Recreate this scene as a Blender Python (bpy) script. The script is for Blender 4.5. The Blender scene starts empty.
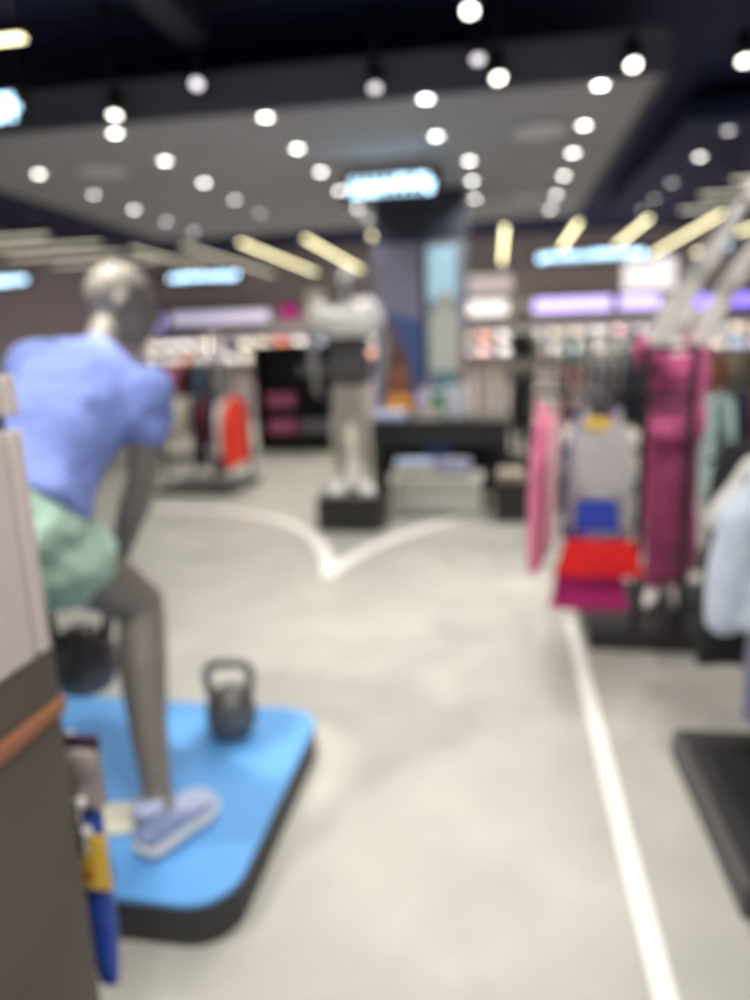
import bpy, bmesh, math, random
from mathutils import Vector, Matrix, noise
V = Vector
rnd = random.Random(7)
sc = bpy.context.scene
COL = sc.collection
PI = math.pi

# ------------------------------------------------------------------ camera frame (metres, z up, shop axis = +Y)
FPX, EYE = 700.0, V((0, 0, 1.5))
PITCH, YAW, ROLL = math.radians(12.2), math.radians(9.9), math.radians(1.8)
_r = V((math.cos(YAW), math.sin(YAW), 0))
FWD = V((-math.sin(YAW) * math.cos(PITCH), math.cos(YAW) * math.cos(PITCH), -math.sin(PITCH)))
_u = _r.cross(FWD)
RIGHT = _r * math.cos(ROLL) - _u * math.sin(ROLL)
UP = _r * math.sin(ROLL) + _u * math.cos(ROLL)

def at(px, py, Y):
    d = FWD + RIGHT * ((px - 375) / FPX) + UP * ((500 - py) / FPX)
    return EYE + d * (Y / d.y)

# ------------------------------------------------------------------ materials
MATS = {}
def mat(name, col, rough=0.6, metal=0.0, emit=0.0, ecol=None, coat=0.0, var=0.0, vscale=8.0, bump=0.0, bscale=60.0, sheen=0.0):
    if name in MATS: return MATS[name]
    m = bpy.data.materials.new(name); m.use_nodes = True
    nt = m.node_tree; b = nt.nodes['Principled BSDF']
    c = (*col, 1)
    b.inputs['Base Color'].default_value = c
    b.inputs['Roughness'].default_value = rough
    b.inputs['Metallic'].default_value = metal
    if coat: b.inputs['Coat Weight'].default_value = coat
    if sheen: b.inputs['Sheen Weight'].default_value = sheen
    if emit:
        b.inputs['Emission Color'].default_value = (*(ecol or col), 1)
        b.inputs['Emission Strength'].default_value = emit
    if var or bump:
        tc = nt.nodes.new('ShaderNodeTexCoord')
    if var:
        n = nt.nodes.new('ShaderNodeTexNoise'); n.inputs['Scale'].default_value = vscale; n.inputs['Detail'].default_value = 4
        nt.links.new(tc.outputs['Object'], n.inputs['Vector'])
        r = nt.nodes.new('ShaderNodeValToRGB')
        r.color_ramp.elements[0].position = .3; r.color_ramp.elements[1].position = .7
        r.color_ramp.elements[0].color = (*[x * (1 - var) for x in col], 1)
        r.color_ramp.elements[1].color = (*[min(1, x * (1 + var)) for x in col], 1)
        nt.links.new(n.outputs['Fac'], r.inputs['Fac']); nt.links.new(r.outputs['Color'], b.inputs['Base Color'])
    if bump:
        n2 = nt.nodes.new('ShaderNodeTexNoise'); n2.inputs['Scale'].default_value = bscale; n2.inputs['Detail'].default_value = 3
        nt.links.new(tc.outputs['Object'], n2.inputs['Vector'])
        bp = nt.nodes.new('ShaderNodeBump'); bp.inputs['Strength'].default_value = bump; bp.inputs['Distance'].default_value = .01
        nt.links.new(n2.outputs['Fac'], bp.inputs['Height']); nt.links.new(bp.outputs['Normal'], b.inputs['Normal'])
    MATS[name] = m
    return m

def cloth(name, col): return mat('cloth_' + name, col, .85, var=.08, vscale=14, bump=.15, bscale=180, sheen=.04)

M_black = mat('black_steel', (.018, .018, .02), .45, .3)
M_blackboard = mat('black_laminate', (.02, .02, .022), .5, var=.15, vscale=20)
M_chrome = mat('chrome', (.75, .75, .76), .18, 1.0)
M_white = mat('white_plastic', (.8, .8, .79), .4)
M_manne = mat('mannequin_grey', (.085, .074, .066), .42, .12, coat=.35)
M_silver = mat('mannequin_silver', (.42, .42, .42), .32, .55, coat=.3)
M_pale = mat('mannequin_pale', (.76, .72, .7), .38, coat=.25)

# ------------------------------------------------------------------ mesh helpers
def new_mesh(name, bm, smooth=True):
    me = bpy.data.meshes.new(name)
    bmesh.ops.recalc_face_normals(bm, faces=bm.faces)
    bm.to_mesh(me); bm.free()
    if smooth:
        for p in me.polygons: p.use_smooth = True
    return me

def link(name, me, m=None, parent=None, loc=None, rot=None):
    o = bpy.data.objects.new(name, me); COL.objects.link(o)
    if m is not None and me is not None:
        if not me.materials: me.materials.append(m)
        else:
            o.material_slots[0].link = 'OBJECT'; o.material_slots[0].material = m
    if parent is not None: o.parent = parent
    if loc is not None: o.location = loc
    if rot is not None: o.rotation_euler = rot
    return o

def tag(o, label=None, cat=None, group=None, kind=None):
    if label: o['label'] = label
    if cat: o['category'] = cat
    if group: o['group'] = group
    if kind: o['kind'] = kind
    return o

def thing(name, label, cat, loc=(0, 0, 0), rz=0.0, group=None):
    o = bpy.data.objects.new(name, None); COL.objects.link(o)
    o.location = loc; o.rotation_euler = (0, 0, rz); o.empty_display_size = .1
    return tag(o, label, cat, group)

def struct(name, bm, m, smooth=False):
    return tag(link(name, new_mesh(name, bm, smooth), m), kind='structure')

def copy_tree(o, parent=None):
    c = o.copy(); COL.objects.link(c)
    if parent is not None: c.parent = parent
    for ch in list(o.children): copy_tree(ch, c)
    return c

def box(bm, c, s, rz=0.0, bev=0.0, M=None):
    r = bmesh.ops.create_cube(bm, size=1.0)
    T = Matrix.Translation(V(c)) @ Matrix.Rotation(rz, 4, 'Z') @ Matrix.Diagonal((*s, 1))
    if M is not None: T = M @ T
    bmesh.ops.transform(bm, matrix=T, verts=r['verts'])
    if bev:
        es = list({e for v in r['verts'] for e in v.link_edges})
        bmesh.ops.bevel(bm, geom=es, offset=bev, segments=2, affect='EDGES', profile=.5)

def bx(c, s, rz=0.0, bev=0.004):
    bm = bmesh.new(); box(bm, c, s, rz, bev); return bm

def frame_of(d):
    d = d.normalized(); a = V((0, 0, 1)) if abs(d.z) < .9 else V((1, 0, 0))
    x = d.cross(a).normalized(); return x, d.cross(x).normalized()

def ring(bm, c, ux, uy, w, d, n, p=2.0):
    vs = []
    for i in range(n):
        a = 2 * PI * i / n; ca, sa = math.cos(a), math.sin(a)
        e = 2 / p
        vs.append(bm.verts.new(c + ux * (w * math.copysign(abs(ca) ** e, ca)) + uy * (d * math.copysign(abs(sa) ** e, sa))))
    return vs

def skin_rings(bm, rs):
    n = len(rs[0])
    for a, b in zip(rs, rs[1:]):
        for i in range(n): bm.faces.new((a[i], a[(i + 1) % n], b[(i + 1) % n], b[i]))
    bm.faces.new(list(reversed(rs[0]))); bm.faces.new(rs[-1])

def loft(bm, spec, n=24, p=2.0):
    skin_rings(bm, [ring(bm, V(c), ux, uy, w, d, n, p) for c, ux, uy, w, d in spec])

def cyl(bm, a, b, ra, rb=None, n=16):
    a, b = V(a), V(b); rb = ra if rb is None else rb
    x, y = frame_of(b - a)
    skin_rings(bm, [ring(bm, a, x, y, ra, ra, n), ring(bm, b, x, y, rb, rb, n)])

def ball(bm, c, r, n=14):
    M = Matrix.Translation(V(c)) @ Matrix.Diagonal((*((r,) * 3 if isinstance(r, (int, float)) else r), 1))
    bmesh.ops.create_uvsphere(bm, u_segments=n, v_segments=n // 2 + 2, radius=1.0, matrix=M)

def eball(bm, c, ax, ay, az, rx, ry, rz_):
    M = Matrix.Identity(4)
    for i in range(3):
        M[i][0], M[i][1], M[i][2], M[i][3] = ax[i] * rx, ay[i] * ry, az[i] * rz_, c[i]
    bmesh.ops.create_uvsphere(bm, u_segments=20, v_segments=14, radius=1.0, matrix=M)

def chain(bm, pts, rad, n=14):
    for i, (p, r) in enumerate(zip(pts, rad)):
        ball(bm, p, r, n)
        if i: cyl(bm, pts[i - 1], p, rad[i - 1], r, n)

def lathe(bm, prof, c=(0, 0, 0), n=28):
    skin_rings(bm, [ring(bm, V(c) + V((0, 0, z)), V((1, 0, 0)), V((0, 1, 0)), r, r, n) for r, z in prof])

def tube(bm, pts, r, n=10):
    pts = [V(p) for p in pts]; rs = []
    for i, p in enumerate(pts):
        d = (pts[min(i + 1, len(pts) - 1)] - pts[max(i - 1, 0)])
        if i == 0: x, y = frame_of(d)
        else:
            dn = d.normalized(); x = (x - dn * x.dot(dn)).normalized(); y = dn.cross(x)
        rs.append(ring(bm, p, x, y, r, r, n))
    skin_rings(bm, rs)

def prism(bm, poly, z0, z1, bev=0.0):
    lo = [bm.verts.new((x, y, z0)) for x, y in poly]; hi = [bm.verts.new((x, y, z1)) for x, y in poly]
    n = len(poly)
    for i in range(n): bm.faces.new((lo[i], lo[(i + 1) % n], hi[(i + 1) % n], hi[i]))
    bm.faces.new(list(reversed(lo))); top = bm.faces.new(hi)
    if bev: bmesh.ops.bevel(bm, geom=list(top.edges), offset=bev, segments=3, affect='EDGES', profile=.5)

def round_rect(x0, x1, y0, y1, r, n=8):
    pts = []
    for cx, cy, a0 in ((x1 - r, y0 + r, -PI / 2), (x1 - r, y1 - r, 0), (x0 + r, y1 - r, PI / 2), (x0 + r, y0 + r, PI)):
        for i in range(n + 1):
            a = a0 + PI / 2 * i / n; pts.append((cx + r * math.cos(a), cy + r * math.sin(a)))
    return pts

def fuse(name, bm, vox, smooth=6, folds=0.0, fscale=9.0, seed=0, zstretch=1.0):
    """One continuous surface grown over the overlapping volumes in bm."""
    me = new_mesh(name + '_raw', bm)
    o = bpy.data.objects.new('tmp', me); COL.objects.link(o)
    r = o.modifiers.new('r', 'REMESH'); r.mode = 'VOXEL'; r.voxel_size = vox; r.use_smooth_shade = True
    s = o.modifiers.new('s', 'SMOOTH'); s.factor = .5; s.iterations = smooth
    dg = bpy.context.evaluated_depsgraph_get()
    out = bpy.data.meshes.new_from_object(o.evaluated_get(dg))
    out.name = name
    bpy.data.objects.remove(o); bpy.data.meshes.remove(me)
    if folds:
        off = V((seed * 3.7, seed * 1.3, seed * 2.1))
        nv = [v.normal.copy() for v in out.vertices]
        for v, nn in zip(out.vertices, nv):
            q = V((v.co.x, v.co.y, v.co.z * zstretch)) * fscale + off
            v.co += nn * folds * (noise.noise(q) + .45 * noise.noise(q * 2.3))
    for p in out.polygons: p.use_smooth = True
    return out

# ------------------------------------------------------------------ figures
def lerp(a, b, t): return a + (b - a) * t

class Fig:
    """Joint positions of a shop mannequin in world space."""
    def __init__(s, **k): s.__dict__.update(k)
    armk = 1.0; legk = 1.0; traps = False
    def prep(s):
        s.Lp = (s.hipR - s.hipL).normalized(); s.Lc = (s.shR - s.shL).normalized()
        s.P = (s.hipR + s.hipL) / 2; s.C = (s.shR + s.shL) / 2
        s.spine = (s.C - s.P).normalized()
        s.hd = s.hd.normalized()
        return s
    def torso(s, bm, t0, t1, m=0.0, n=28):
        F = s.fem
        #   t, half width, half depth
        T = [(-.2, .10, .085), (-.1, .15, .108), (.02, .168, .118), (.15, .158 if not F else .15, .11), (.38, .14 if not F else .116, .098 if not F else .088),
             (.6, .157 if not F else .128, .112 if not F else .1), (.8, .178 if not F else .14, .122 if not F else .112), (.93, .175 if not F else .138, .108 if not F else .095), (1.03, .13 if not F else .11, .08), (1.1, .062, .062)]
        sp = []
        for i in range(25):
            t = t0 + (t1 - t0) * i / 24
            for (ta, wa, da), (tb, wb, db) in zip(T, T[1:]):
                if ta <= t <= tb:
                    k = (t - ta) / (tb - ta); k = k * k * (3 - 2 * k); w, d = lerp(wa, wb, k), lerp(da, db, k); break
            ux = lerp(s.Lp, s.Lc, min(1, max(0, t))); ux = (ux - s.spine * ux.dot(s.spine)).normalized()
            uy = s.spine.cross(ux)
            bend = s.fwd * (-.03 * math.sin(PI * min(1, max(0, t))))
            sp.append((s.P + (s.C - s.P) * t + bend, ux, uy, w * s.k + m, d * s.k + m))
        loft(bm, sp, n, 2.3)
        if t1 > 1.0 and s.traps:
            nb = s.P + (s.C - s.P) * 1.05 + (s.headc - s.C) * .12
            for q in (s.shR, s.shL): chain(bm, [nb, lerp(nb, q, .55), q], [.058 * s.k + m * .5, .056 * s.k + m * .6, .05 * s.k + m * .6])
    def arm(s, bm, sd, frac0=0.0, frac1=2.0, m=0.0):
        sh, el, wr = (s.shR, s.elR, s.wrR) if sd > 0 else (s.shL, s.elL, s.wrL)
        q = .82 if s.fem else 1.0
        R = [(0, .058), (.35, .05), (.75, .042), (1.0, .038), (1.3, .041), (1.7, .031), (2.0, .025)]
        pts, rad = [], []
        for t, r in R:
            if frac0 <= t <= frac1 + 1e-6:
                pts.append(lerp(sh, el, t) if t <= 1 else lerp(el, wr, t - 1)); rad.append(r * q * s.k * s.armk + m)
        chain(bm, pts, rad)
    def leg(s, bm, sd, f0=0.0, f1=2.0, m=0.0, flare=0.0):
        h, kn, an = (s.hipR, s.knR, s.anR) if sd > 0 else (s.hipL, s.knL, s.anL)
        h = h - (s.Lp * sd) * .07 * s.k
        q = .92 if s.fem else 1.0
        R = [(0, .098), (.3, .088), (.65, .07), (1.0, .054), (1.3, .056), (1.6, .043), (1.9, .033), (2.0, .035)]
        pts, rad = [], []
        for t, r in R:
            if f0 <= t <= f1 + 1e-6:
                p = lerp(h, kn, t) if t <= 1 else lerp(kn, an, t - 1)
                if 1.15 < t < 1.7: p = p - s.fwd * .012
                pts.append(p); rad.append(r * q * s.k * s.legk + m + flare * t)
        chain(bm, pts, rad)
    def hand(s, bm, sd, d, nrm, curl=.35):
        wr = s.wrR if sd > 0 else s.wrL
        d = d.normalized(); nrm = (nrm - d * nrm.dot(d)).normalized(); side = d.cross(nrm) * sd
        k = s.k * (.9 if s.fem else 1) * (1 + .5 * (s.armk - 1))
        c = wr + d * .052 * k
        eball(bm, c, side, d, nrm, .041 * k, .056 * k, .017 * k)
        for j, (off, L) in enumerate(((-.030, .062), (-.010, .074), (.010, .070), (.029, .054))):
            p = wr + d * .094 * k + side * off * k; a = 0.0; pts = [p - d * .03 * k, p]
            for seg in (.42, .33, .25):
                a += curl * (1 + .12 * j)
                p = p + (d * math.cos(a) + nrm * math.sin(a)) * L * seg * k; pts.append(p)
            chain(bm, pts, [.0095 * k, .0092 * k, .0086 * k, .0078 * k, .0068 * k], 8)
        p = wr + d * .03 * k - side * .03 * k; pts = [p]
        for seg, a in ((.036, .6), (.03, .35), (.022, .15)):
            p = p + (d * math.cos(a) - side * math.sin(a) + nrm * curl * .6).normalized() * seg * k; pts.append(p)
        chain(bm, pts, [.014 * k, .0115 * k, .0098 * k, .0075 * k], 8)
    def head(s, bm):
        f = s.hd; u = (s.hup - f * s.hup.dot(f)).normalized(); r = f.cross(u); k = s.k; c = s.headc
        eball(bm, c + u * .022 * k - f * .008 * k, r, f, u, .077 * k, .098 * k, .092 * k)         # cranium
        eball(bm, c - u * .045 * k + f * .03 * k, r, f, u, .058 * k, .068 * k, .078 * k)           # face and jaw
        eball(bm, c - u * .108 * k + f * .068 * k, r, f, u, .022 * k, .018 * k, .016 * k)         # chin
        cyl(bm, c + u * .012 * k + f * .085 * k, c - u * .036 * k + f * .112 * k, .008 * k, .014 * k, 10)   # nose
        ball(bm, c - u * .036 * k + f * .108 * k, .014 * k, 10)
        eball(bm, c + u * .026 * k + f * .082 * k, r, f, u, .05 * k, .012 * k, .009 * k)          # brow
        eball(bm, c - u * .068 * k + f * .09 * k, r, f, u, .023 * k, .012 * k, .009 * k)          # lips
        for q in (-1, 1):
            eball(bm, c + r * q * .078 * k - u * .012 * k - f * .008 * k, r, f, u, .01 * k, .02 * k, .031 * k)
            eball(bm, c + r * q * .03 * k + u * .004 * k + f * .088 * k, r, f, u, .013 * k, .008 * k, .009 * k)
        nb = s.P + (s.C - s.P) * 1.02
        chain(bm, [nb, lerp(nb, c - u * .06 * k - f * .02 * k, .6), c - u * .05 * k - f * .02 * k], [.062 * k, .052 * k, .052 * k])
    def foot(s, bm, sd):
        an, to = (s.anR, s.toR) if sd > 0 else (s.anL, s.toL)
        z0 = s.ground
        f = V((to.x - an.x, to.y - an.y, 0)).normalized()
        h = V((an.x, an.y, z0)) - f * .04
        chain(bm, [V((h.x, h.y, z0 + .04)), V((an.x, an.y, z0 + .055)), V((to.x, to.y, z0 + .038)) - f * .05, V((to.x, to.y, z0 + .028))], [.03, .036, .03, .02], 10)
    def body(s, vox=.009, hands=None, nohead=False, dh=None):
        bm = bmesh.new()
        s.torso(bm, -.2, 1.1)
        for sd in (1, -1):
            s.arm(bm, sd); s.leg(bm, sd); s.foot(bm, sd)
            wr, el = (s.wrR, s.elR) if sd > 0 else (s.wrL, s.elL)
            d = (dh or {}).get(sd) or (wr - el)
            s.hand(bm, sd, d, (hands or {}).get(sd) or -s.Lc * sd, s.curl)
        if not nohead: s.head(bm)
        return fuse('body', bm, vox, 5)

def shoe_bm(L=.29, part='upper', big=1.0):
    """A running shoe along +Y, heel at y=0, sole on z=0."""
    bm = bmesh.new()
    X, Z = V((1, 0, 0)), V((0, 0, 1))
    prof = [(0.0, .022, .045, .03), (.04, .034, .07, .05), (.12, .038, .092, .058), (.25, .039, .095, .06), (.38, .039, .074, .05), (.55, .043, .056, .037), (.75, .049, .046, .031), (.9, .043, .036, .026), (.98, .025, .024, .018), (1.0, .01, .016, .014)]
    k = L / .29 * big
    if part == 'sole':
        spec = [(V((.004 * math.sin(3 * t), t * L, .014 * k + (.008 * k if t > .9 or t < .03 else 0))), X, Z, (w + .005) * k, .0145 * k) for t, w, h, c in prof]
        loft(bm, spec, 20, 4.0)
    else:
        spec = [(V((.004 * math.sin(3 * t), t * L, (.02 + h / 2) * k)), X, Z, w * k, h / 2 * k) for t, w, h, c in prof]
        loft(bm, spec, 20, 2.4)
        cyl(bm, (0, .16 * L, .08 * k), (0, .14 * L, .125 * k), .036 * k, .039 * k, 18)      # collar
    return bm

# ------------------------------------------------------------------ hanging garments (local frame: rail at origin, X across, Z up)
GP = {}
def garment_mesh(kind):
    if kind in GP: return GP[kind]
    bm = bmesh.new(); X, Y, Z = V((1, 0, 0)), V((0, 1, 0)), V((0, 0, 1))
    def col(cx, zs, n=28, p=2.6):
        loft(bm, [(V((cx + dx, 0, z)), X, Y, w, d) for z, w, d, dx in zs], n, p)
    if kind == 'tank':
        col(0, [(-.76, .19, .03, 0), (-.6, .185, .032, 0), (-.4, .175, .034, 0), (-.28, .168, .034, 0), (-.22, .14, .03, 0), (-.17, .12, .025, 0)])
        for q in (-1, 1): cyl(bm, (q * .095, 0, -.2), (q * .08, 0, -.075), .028, .02, 12)
    elif kind in ('tee', 'longsleeve', 'jacket', 'puffy'):
        th = {'tee': .03, 'longsleeve': .034, 'jacket': .05, 'puffy': .075}[kind]
        wd = {'tee': .2, 'longsleeve': .2, 'jacket': .215, 'puffy': .24}[kind]
        zs = []
        for i in range(15):
            z = -.75 + i * .65 / 14
            k = 1.0 + (.07 * abs(math.sin(i * PI / 2.6)) if kind == 'puffy' else .02 * math.sin(i))
            zs.append((z, wd * k * (1 if z < -.22 else 1 - (z + .22) * 3.6), th * k * (1 if z < -.2 else .8), 0))
        zs.append((-.075, .075, th * .8, 0))
        col(0, zs)
        L = {'tee': .22, 'longsleeve': .56, 'jacket': .58, 'puffy': .58}[kind]
        for q in (-1, 1):
            a = V((q * .15, 0, -.14)); b = a + V((q * .07, .01, -.16)); c = a + V((q * (.115 if L > .3 else .1), .02, -L))
            chain(bm, [a, b, c], [.05 if kind != 'puffy' else .07, .055 if kind != 'puffy' else .085, .043 if kind != 'puffy' else .065], 14)
        if kind in ('jacket', 'puffy'):
            tube(bm, [(-.07, -.02, -.09), (-.06, .03, -.055), (0, .045, -.045), (.06, .03, -.055), (.07, -.02, -.09)], .024, 10)
    elif kind in ('shorts', 'trousers', 'leggings'):
        L = {'shorts': .42, 'trousers': 1.0, 'leggings': .95}[kind]; w = .17 if kind != 'leggings' else .14
        col(0, [(-.3, w * 1.05, .04, 0), (-.2, w, .04, 0), (-.1, w * .92, .034, 0), (-.06, w * .9, .032, 0)])
        for q in (-1, 1):
            we = {'shorts': .1, 'trousers': .085, 'leggings': .05}[kind]
            col(0, [(-L, we, .032, q * .095), (-.5 * (L + .3), we, .034, q * .092), (-.3, .088, .04, q * .08), (-.22, .08, .04, q * .08)])
    me = fuse(kind, bm, .0125, 4, .014, 7.0, len(GP) + 1, .35)
    GP[kind] = me
    return me

HM = {}
def hanger_meshes():
    if HM: return HM['bar'], HM['hook']
    bm = bmesh.new()
    tube(bm, [(-.19, 0, -.14), (-.1, 0, -.085), (0, 0, -.06), (.1, 0, -.085), (.19, 0, -.14)], .009, 8)
    HM['bar'] = new_mesh('hanger', bm)
    bm = bmesh.new()
    tube(bm, [(0, 0, -.062), (0, 0, -.023)] + [(.021 * math.sin(a), 0, -.021 * math.cos(a)) for a in [x * .5 for x in range(1, 9)]], .0025, 6)
    HM['hook'] = new_mesh('hook', bm)
    return HM['bar'], HM['hook']

def garment(kind, name, colour, m, loc, rz, label, cat, group=None, scale=1.0, rx=0.0, tall=1.0, thin=.8, hook_across=True):
    t = thing(name, label, cat, loc, rz, group)
    t.scale = S = (scale, scale * thin, scale * tall); t.rotation_euler = (rx, 0, rz)
    link('fabric', garment_mesh(kind), m, t)
    bar, hook = hanger_meshes()
    h = link('hanger', bar, M_black, t); k = link('hook', hook, M_chrome, h)
    if hook_across: k.scale = (1 / S[0], 1 / S[1], 1 / S[2])
    else: k.rotation_euler = (0, 0, PI / 2); k.scale = (1 / S[1], 1 / S[0], 1 / S[2])
    return t

ORD = ['first', 'second', 'third', 'fourth', 'fifth', 'sixth', 'seventh', 'eighth', 'ninth', 'tenth', 'eleventh', 'twelfth', 'thirteenth', 'fourteenth', 'fifteenth', 'sixteenth', 'seventeenth', 'eighteenth']
KN = {'tee': ('t_shirt', 't-shirt', 'shirt'), 'longsleeve': ('long_sleeved_top', 'long-sleeved top', 'shirt'), 'jacket': ('sports_jacket', 'jacket', 'jacket'), 'puffy': ('puffer_jacket', 'puffer jacket', 'jacket'),
      'tank': ('tank_top', 'tank top', 'shirt'), 'shorts': ('sports_shorts', 'shorts', 'shorts'), 'trousers': ('track_trousers', 'trousers', 'trousers'), 'leggings': ('sports_leggings', 'leggings', 'leggings')}

PALETTE = dict(black=(.02, .02, .024), navy=(.018, .024, .07), charcoal=(.06, .06, .065), grey=(.3, .3, .31), white=(.8, .79, .77), cream=(.7, .66, .54), beige=(.5, .43, .33),
               pink=(.8, .22, .38), pale_pink=(.8, .45, .52), magenta=(.55, .02, .2), maroon=(.16, .02, .045), red=(.85, .012, .015), orange_red=(1.0, .04, .012), blue=(.03, .06, .45), pale_blue=(.5, .6, .85),
               teal=(.05, .33, .27), pale_teal=(.4, .55, .53), olive=(.2, .19, .1), rust=(.3, .08, .04), lavender=(.36, .36, .52), mint=(.5, .72, .6), sky=(.15, .3, .55))
def pc(n): return cloth(n, PALETTE[n])

def rack(name, label, x0, x1, y, z, base=None, m=M_black, uprights=None, mid=None):
    """Straight clothes rail along X: base plate, two uprights, rail."""
    t = thing(name, label, 'clothes rack', ((x0 + x1) / 2, y, 0))
    hw = (x1 - x0) / 2
    b = base or (hw * 2 + .04, .5, .03)
    link('base', new_mesh('base', bx((0, 0, b[2] / 2), b, 0, .006), False), m, t)
    for ux in (-hw + .02, hw - .02):
        bm = bmesh.new(); box(bm, (ux, 0, (z + b[2]) / 2), (.03, .03, z - b[2]), 0, .003); link('upright', new_mesh('upright', bm, False), m, t)
    bm = bmesh.new(); cyl(bm, (-hw, 0, z), (hw, 0, z), .0125); link('rail', new_mesh('rail', bm), m, t)
    if mid:
        bm = bmesh.new(); box(bm, (0, 0, mid), (hw * 2 - .05, .02, .03), 0, .003); link('crossbar', new_mesh('crossbar', bm, False), m, t)
    return t

def fill(items, x0, x1, y, z, where, group, rz=PI / 2):
    n = len(items)
    for i, (c, k) in enumerate(items):
        nm, word, cat = KN[k]
        x = x0 + (x1 - x0) * (i + .5) / n
        garment(k, nm, c, pc(c), (x, y, z), rz + rnd.uniform(-.03, .03), '%s %s, %s from left on the %s' % (c.replace('_', ' '), word, ORD[i], where), cat, group, rnd.uniform(.92, 1.04), 0, 1.0, min(.75, .5 * (x1 - x0) / n / .11))

# ================================================================== SETTING
XL, XR, YB, ZC = -8.2, 5.4, 15.0, 3.62
m_floor = mat('polished_concrete', (.412, .4, .37), .42, var=.09, vscale=3.2)
nt = m_floor.node_tree; b = nt.nodes['Principled BSDF']
tc = nt.nodes.new('ShaderNodeTexCoord'); n2 = nt.nodes.new('ShaderNodeTexNoise'); n2.inputs['Scale'].default_value = 2.2; n2.inputs['Detail'].default_value = 6; n2.inputs['Roughness'].default_value = .65
nt.links.new(tc.outputs['Object'], n2.inputs['Vector'])
mr = nt.nodes.new('ShaderNodeMapRange'); mr.inputs['From Min'].default_value = .3; mr.inputs['From Max'].default_value = .7; mr.inputs['To Min'].default_value = .34; mr.inputs['To Max'].default_value = .55
nt.links.new(n2.outputs['Fac'], mr.inputs['Value']); nt.links.new(mr.outputs['Result'], b.inputs['Roughness'])
m_ceil = mat('ceiling_navy', (.012, .018, .085), .8)
m_panel = mat('ceiling_grey', (.42, .435, .47), .75, var=.04, vscale=2)
m_wall = mat('plum_wall', (.5, .43, .47), .8, var=.08, vscale=3)
m_line = mat('white_floor_paint', (.88, .87, .83), .5)

bm = bmesh.new(); box(bm, ((XL + XR) / 2, 6.5, -.05), (XR - XL, 17.4, .1)); struct('floor', bm, m_floor)
bm = bmesh.new(); box(bm, ((XL + XR) / 2, 6.5, ZC + .05), (XR - XL, 17.4, .1)); struct('ceiling', bm, m_ceil)
bm = bmesh.new(); box(bm, ((XL + XR) / 2, YB + .06, ZC / 2), (XR - XL, .1, ZC)); struct('wall_back', bm, m_wall)
bm = bmesh.new(); box(bm, (XL - .06, 6.5, ZC / 2), (.1, 17.4, ZC)); struct('wall_left', bm, m_wall)
bm = bmesh.new(); box(bm, (XR + .06, 6.5, ZC / 2), (.1, 17.4, ZC)); struct('wall_right', bm, m_wall)
# dropped grey slab with a darker fascia
bm = bmesh.new(); box(bm, (-1.74, 6.98, 3.1), (5.34, 4.5, .2)); struct('ceiling_panel', bm, m_panel)
m_fascia = mat('fascia_grey', (.13, .125, .15), .7)
bm = bmesh.new(); box(bm, (-1.74, 4.705, 3.12), (5.4, .05, .24)); struct('ceiling_trim_front', bm, m_fascia)
bm = bmesh.new(); box(bm, (.965, 6.98, 3.12), (.05, 4.5, .24)); struct('ceiling_trim_right', bm, m_fascia)
bm = bmesh.new(); box(bm, (-1.85, 2.6, 3.46), (.2, 4.0, .16)); struct('ceiling_beam', bm, mat('beam_navy', (.03, .034, .06), .6))
# painted floor lines
def strip(pts, w, z=.0025):
    bm = bmesh.new(); P = [V((*p, 0)) for p in pts]; L = []
    for i, p in enumerate(P):
        d = (P[min(i + 1, len(P) - 1)] - P[max(0, i - 1)]).normalized(); n = V((-d.y, d.x, 0))
        L.append([bm.verts.new(p + n * w / 2 * q + V((0, 0, zz))) for q, zz in ((1, .0005), (1, z), (-1, z), (-1, .0005))])
    for a, c in zip(L, L[1:]):
        for i in range(4): bm.faces.new((a[i], a[(i + 1) % 4], c[(i + 1) % 4], c[i]))
    bm.faces.new(L[0]); bm.faces.new(list(reversed(L[-1])))
    return bm
def bez(p0, p1, p2, n=16):
    return [tuple(V(p0) * (1 - t) ** 2 + V(p1) * 2 * t * (1 - t) + V(p2) * t * t) for t in [i / n for i in range(n + 1)]]
struct('floor_line_aisle', strip([(.415, 3.75), (.4, 2.0), (.397, .4)], .055), m_line)
struct('floor_line_left', strip([(-3.3, 6.35)] + bez((-2.9, 6.35), (-1.5, 6.2), (-1.1, 4.4)), .11), m_line)
struct('floor_line_right', strip(bez((-1.1, 4.55), (-.95, 5.4), (-.1, 6.35)) + [(.4, 6.7)], .11, .0045), m_line)

# column with two poster panels
bm = bmesh.new(); box(bm, (-.745, 7.62, 1.5), (.9, .7, 3.0)); struct('column', bm, mat('column_navy', (.03, .036, .06), .6))

# ================================================================== LAMPS
L_warm, L_cool, L_lin = (1.0, .96, .88), (.55, .8, 1.0), (1.0, .93, .62)
LAMP_W = 29.0
def spot(name, loc, target, w, size=100, blend=.6, col=L_warm, r=.04, parent=None):
    l = bpy.data.lights.new(name, 'SPOT'); l.energy = w; l.spot_size = math.radians(size); l.spot_blend = blend; l.color = col; l.shadow_soft_size = r
    o = bpy.data.objects.new(name, l); COL.objects.link(o)
    o.location = loc; o.rotation_euler = (V(target) - V(loc)).to_track_quat('-Z', 'Y').to_euler()
    return o
m_bulb = mat('lamp_led', (1, .97, .9), .5, emit=15, ecol=(1.0, .99, .93))
m_track = (mat('track_led_faint', (1, .97, .9), .5, emit=1.7, ecol=(.9, .86, .93)), mat('track_led_dim', (1, .97, .9), .5, emit=2.2, ecol=(.93, .9, .97)), mat('track_led', (1, .97, .9), .5, emit=8, ecol=(1.0, .97, .88)))
m_bulb_dim = mat('lamp_led_dim', (1, .97, .9), .5, emit=8.0, ecol=(.97, .95, 1.0))
m_bulb_soft = mat('lamp_led_soft', (1, .97, .9), .5, emit=4.2, ecol=(.95, .92, .97))
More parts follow.
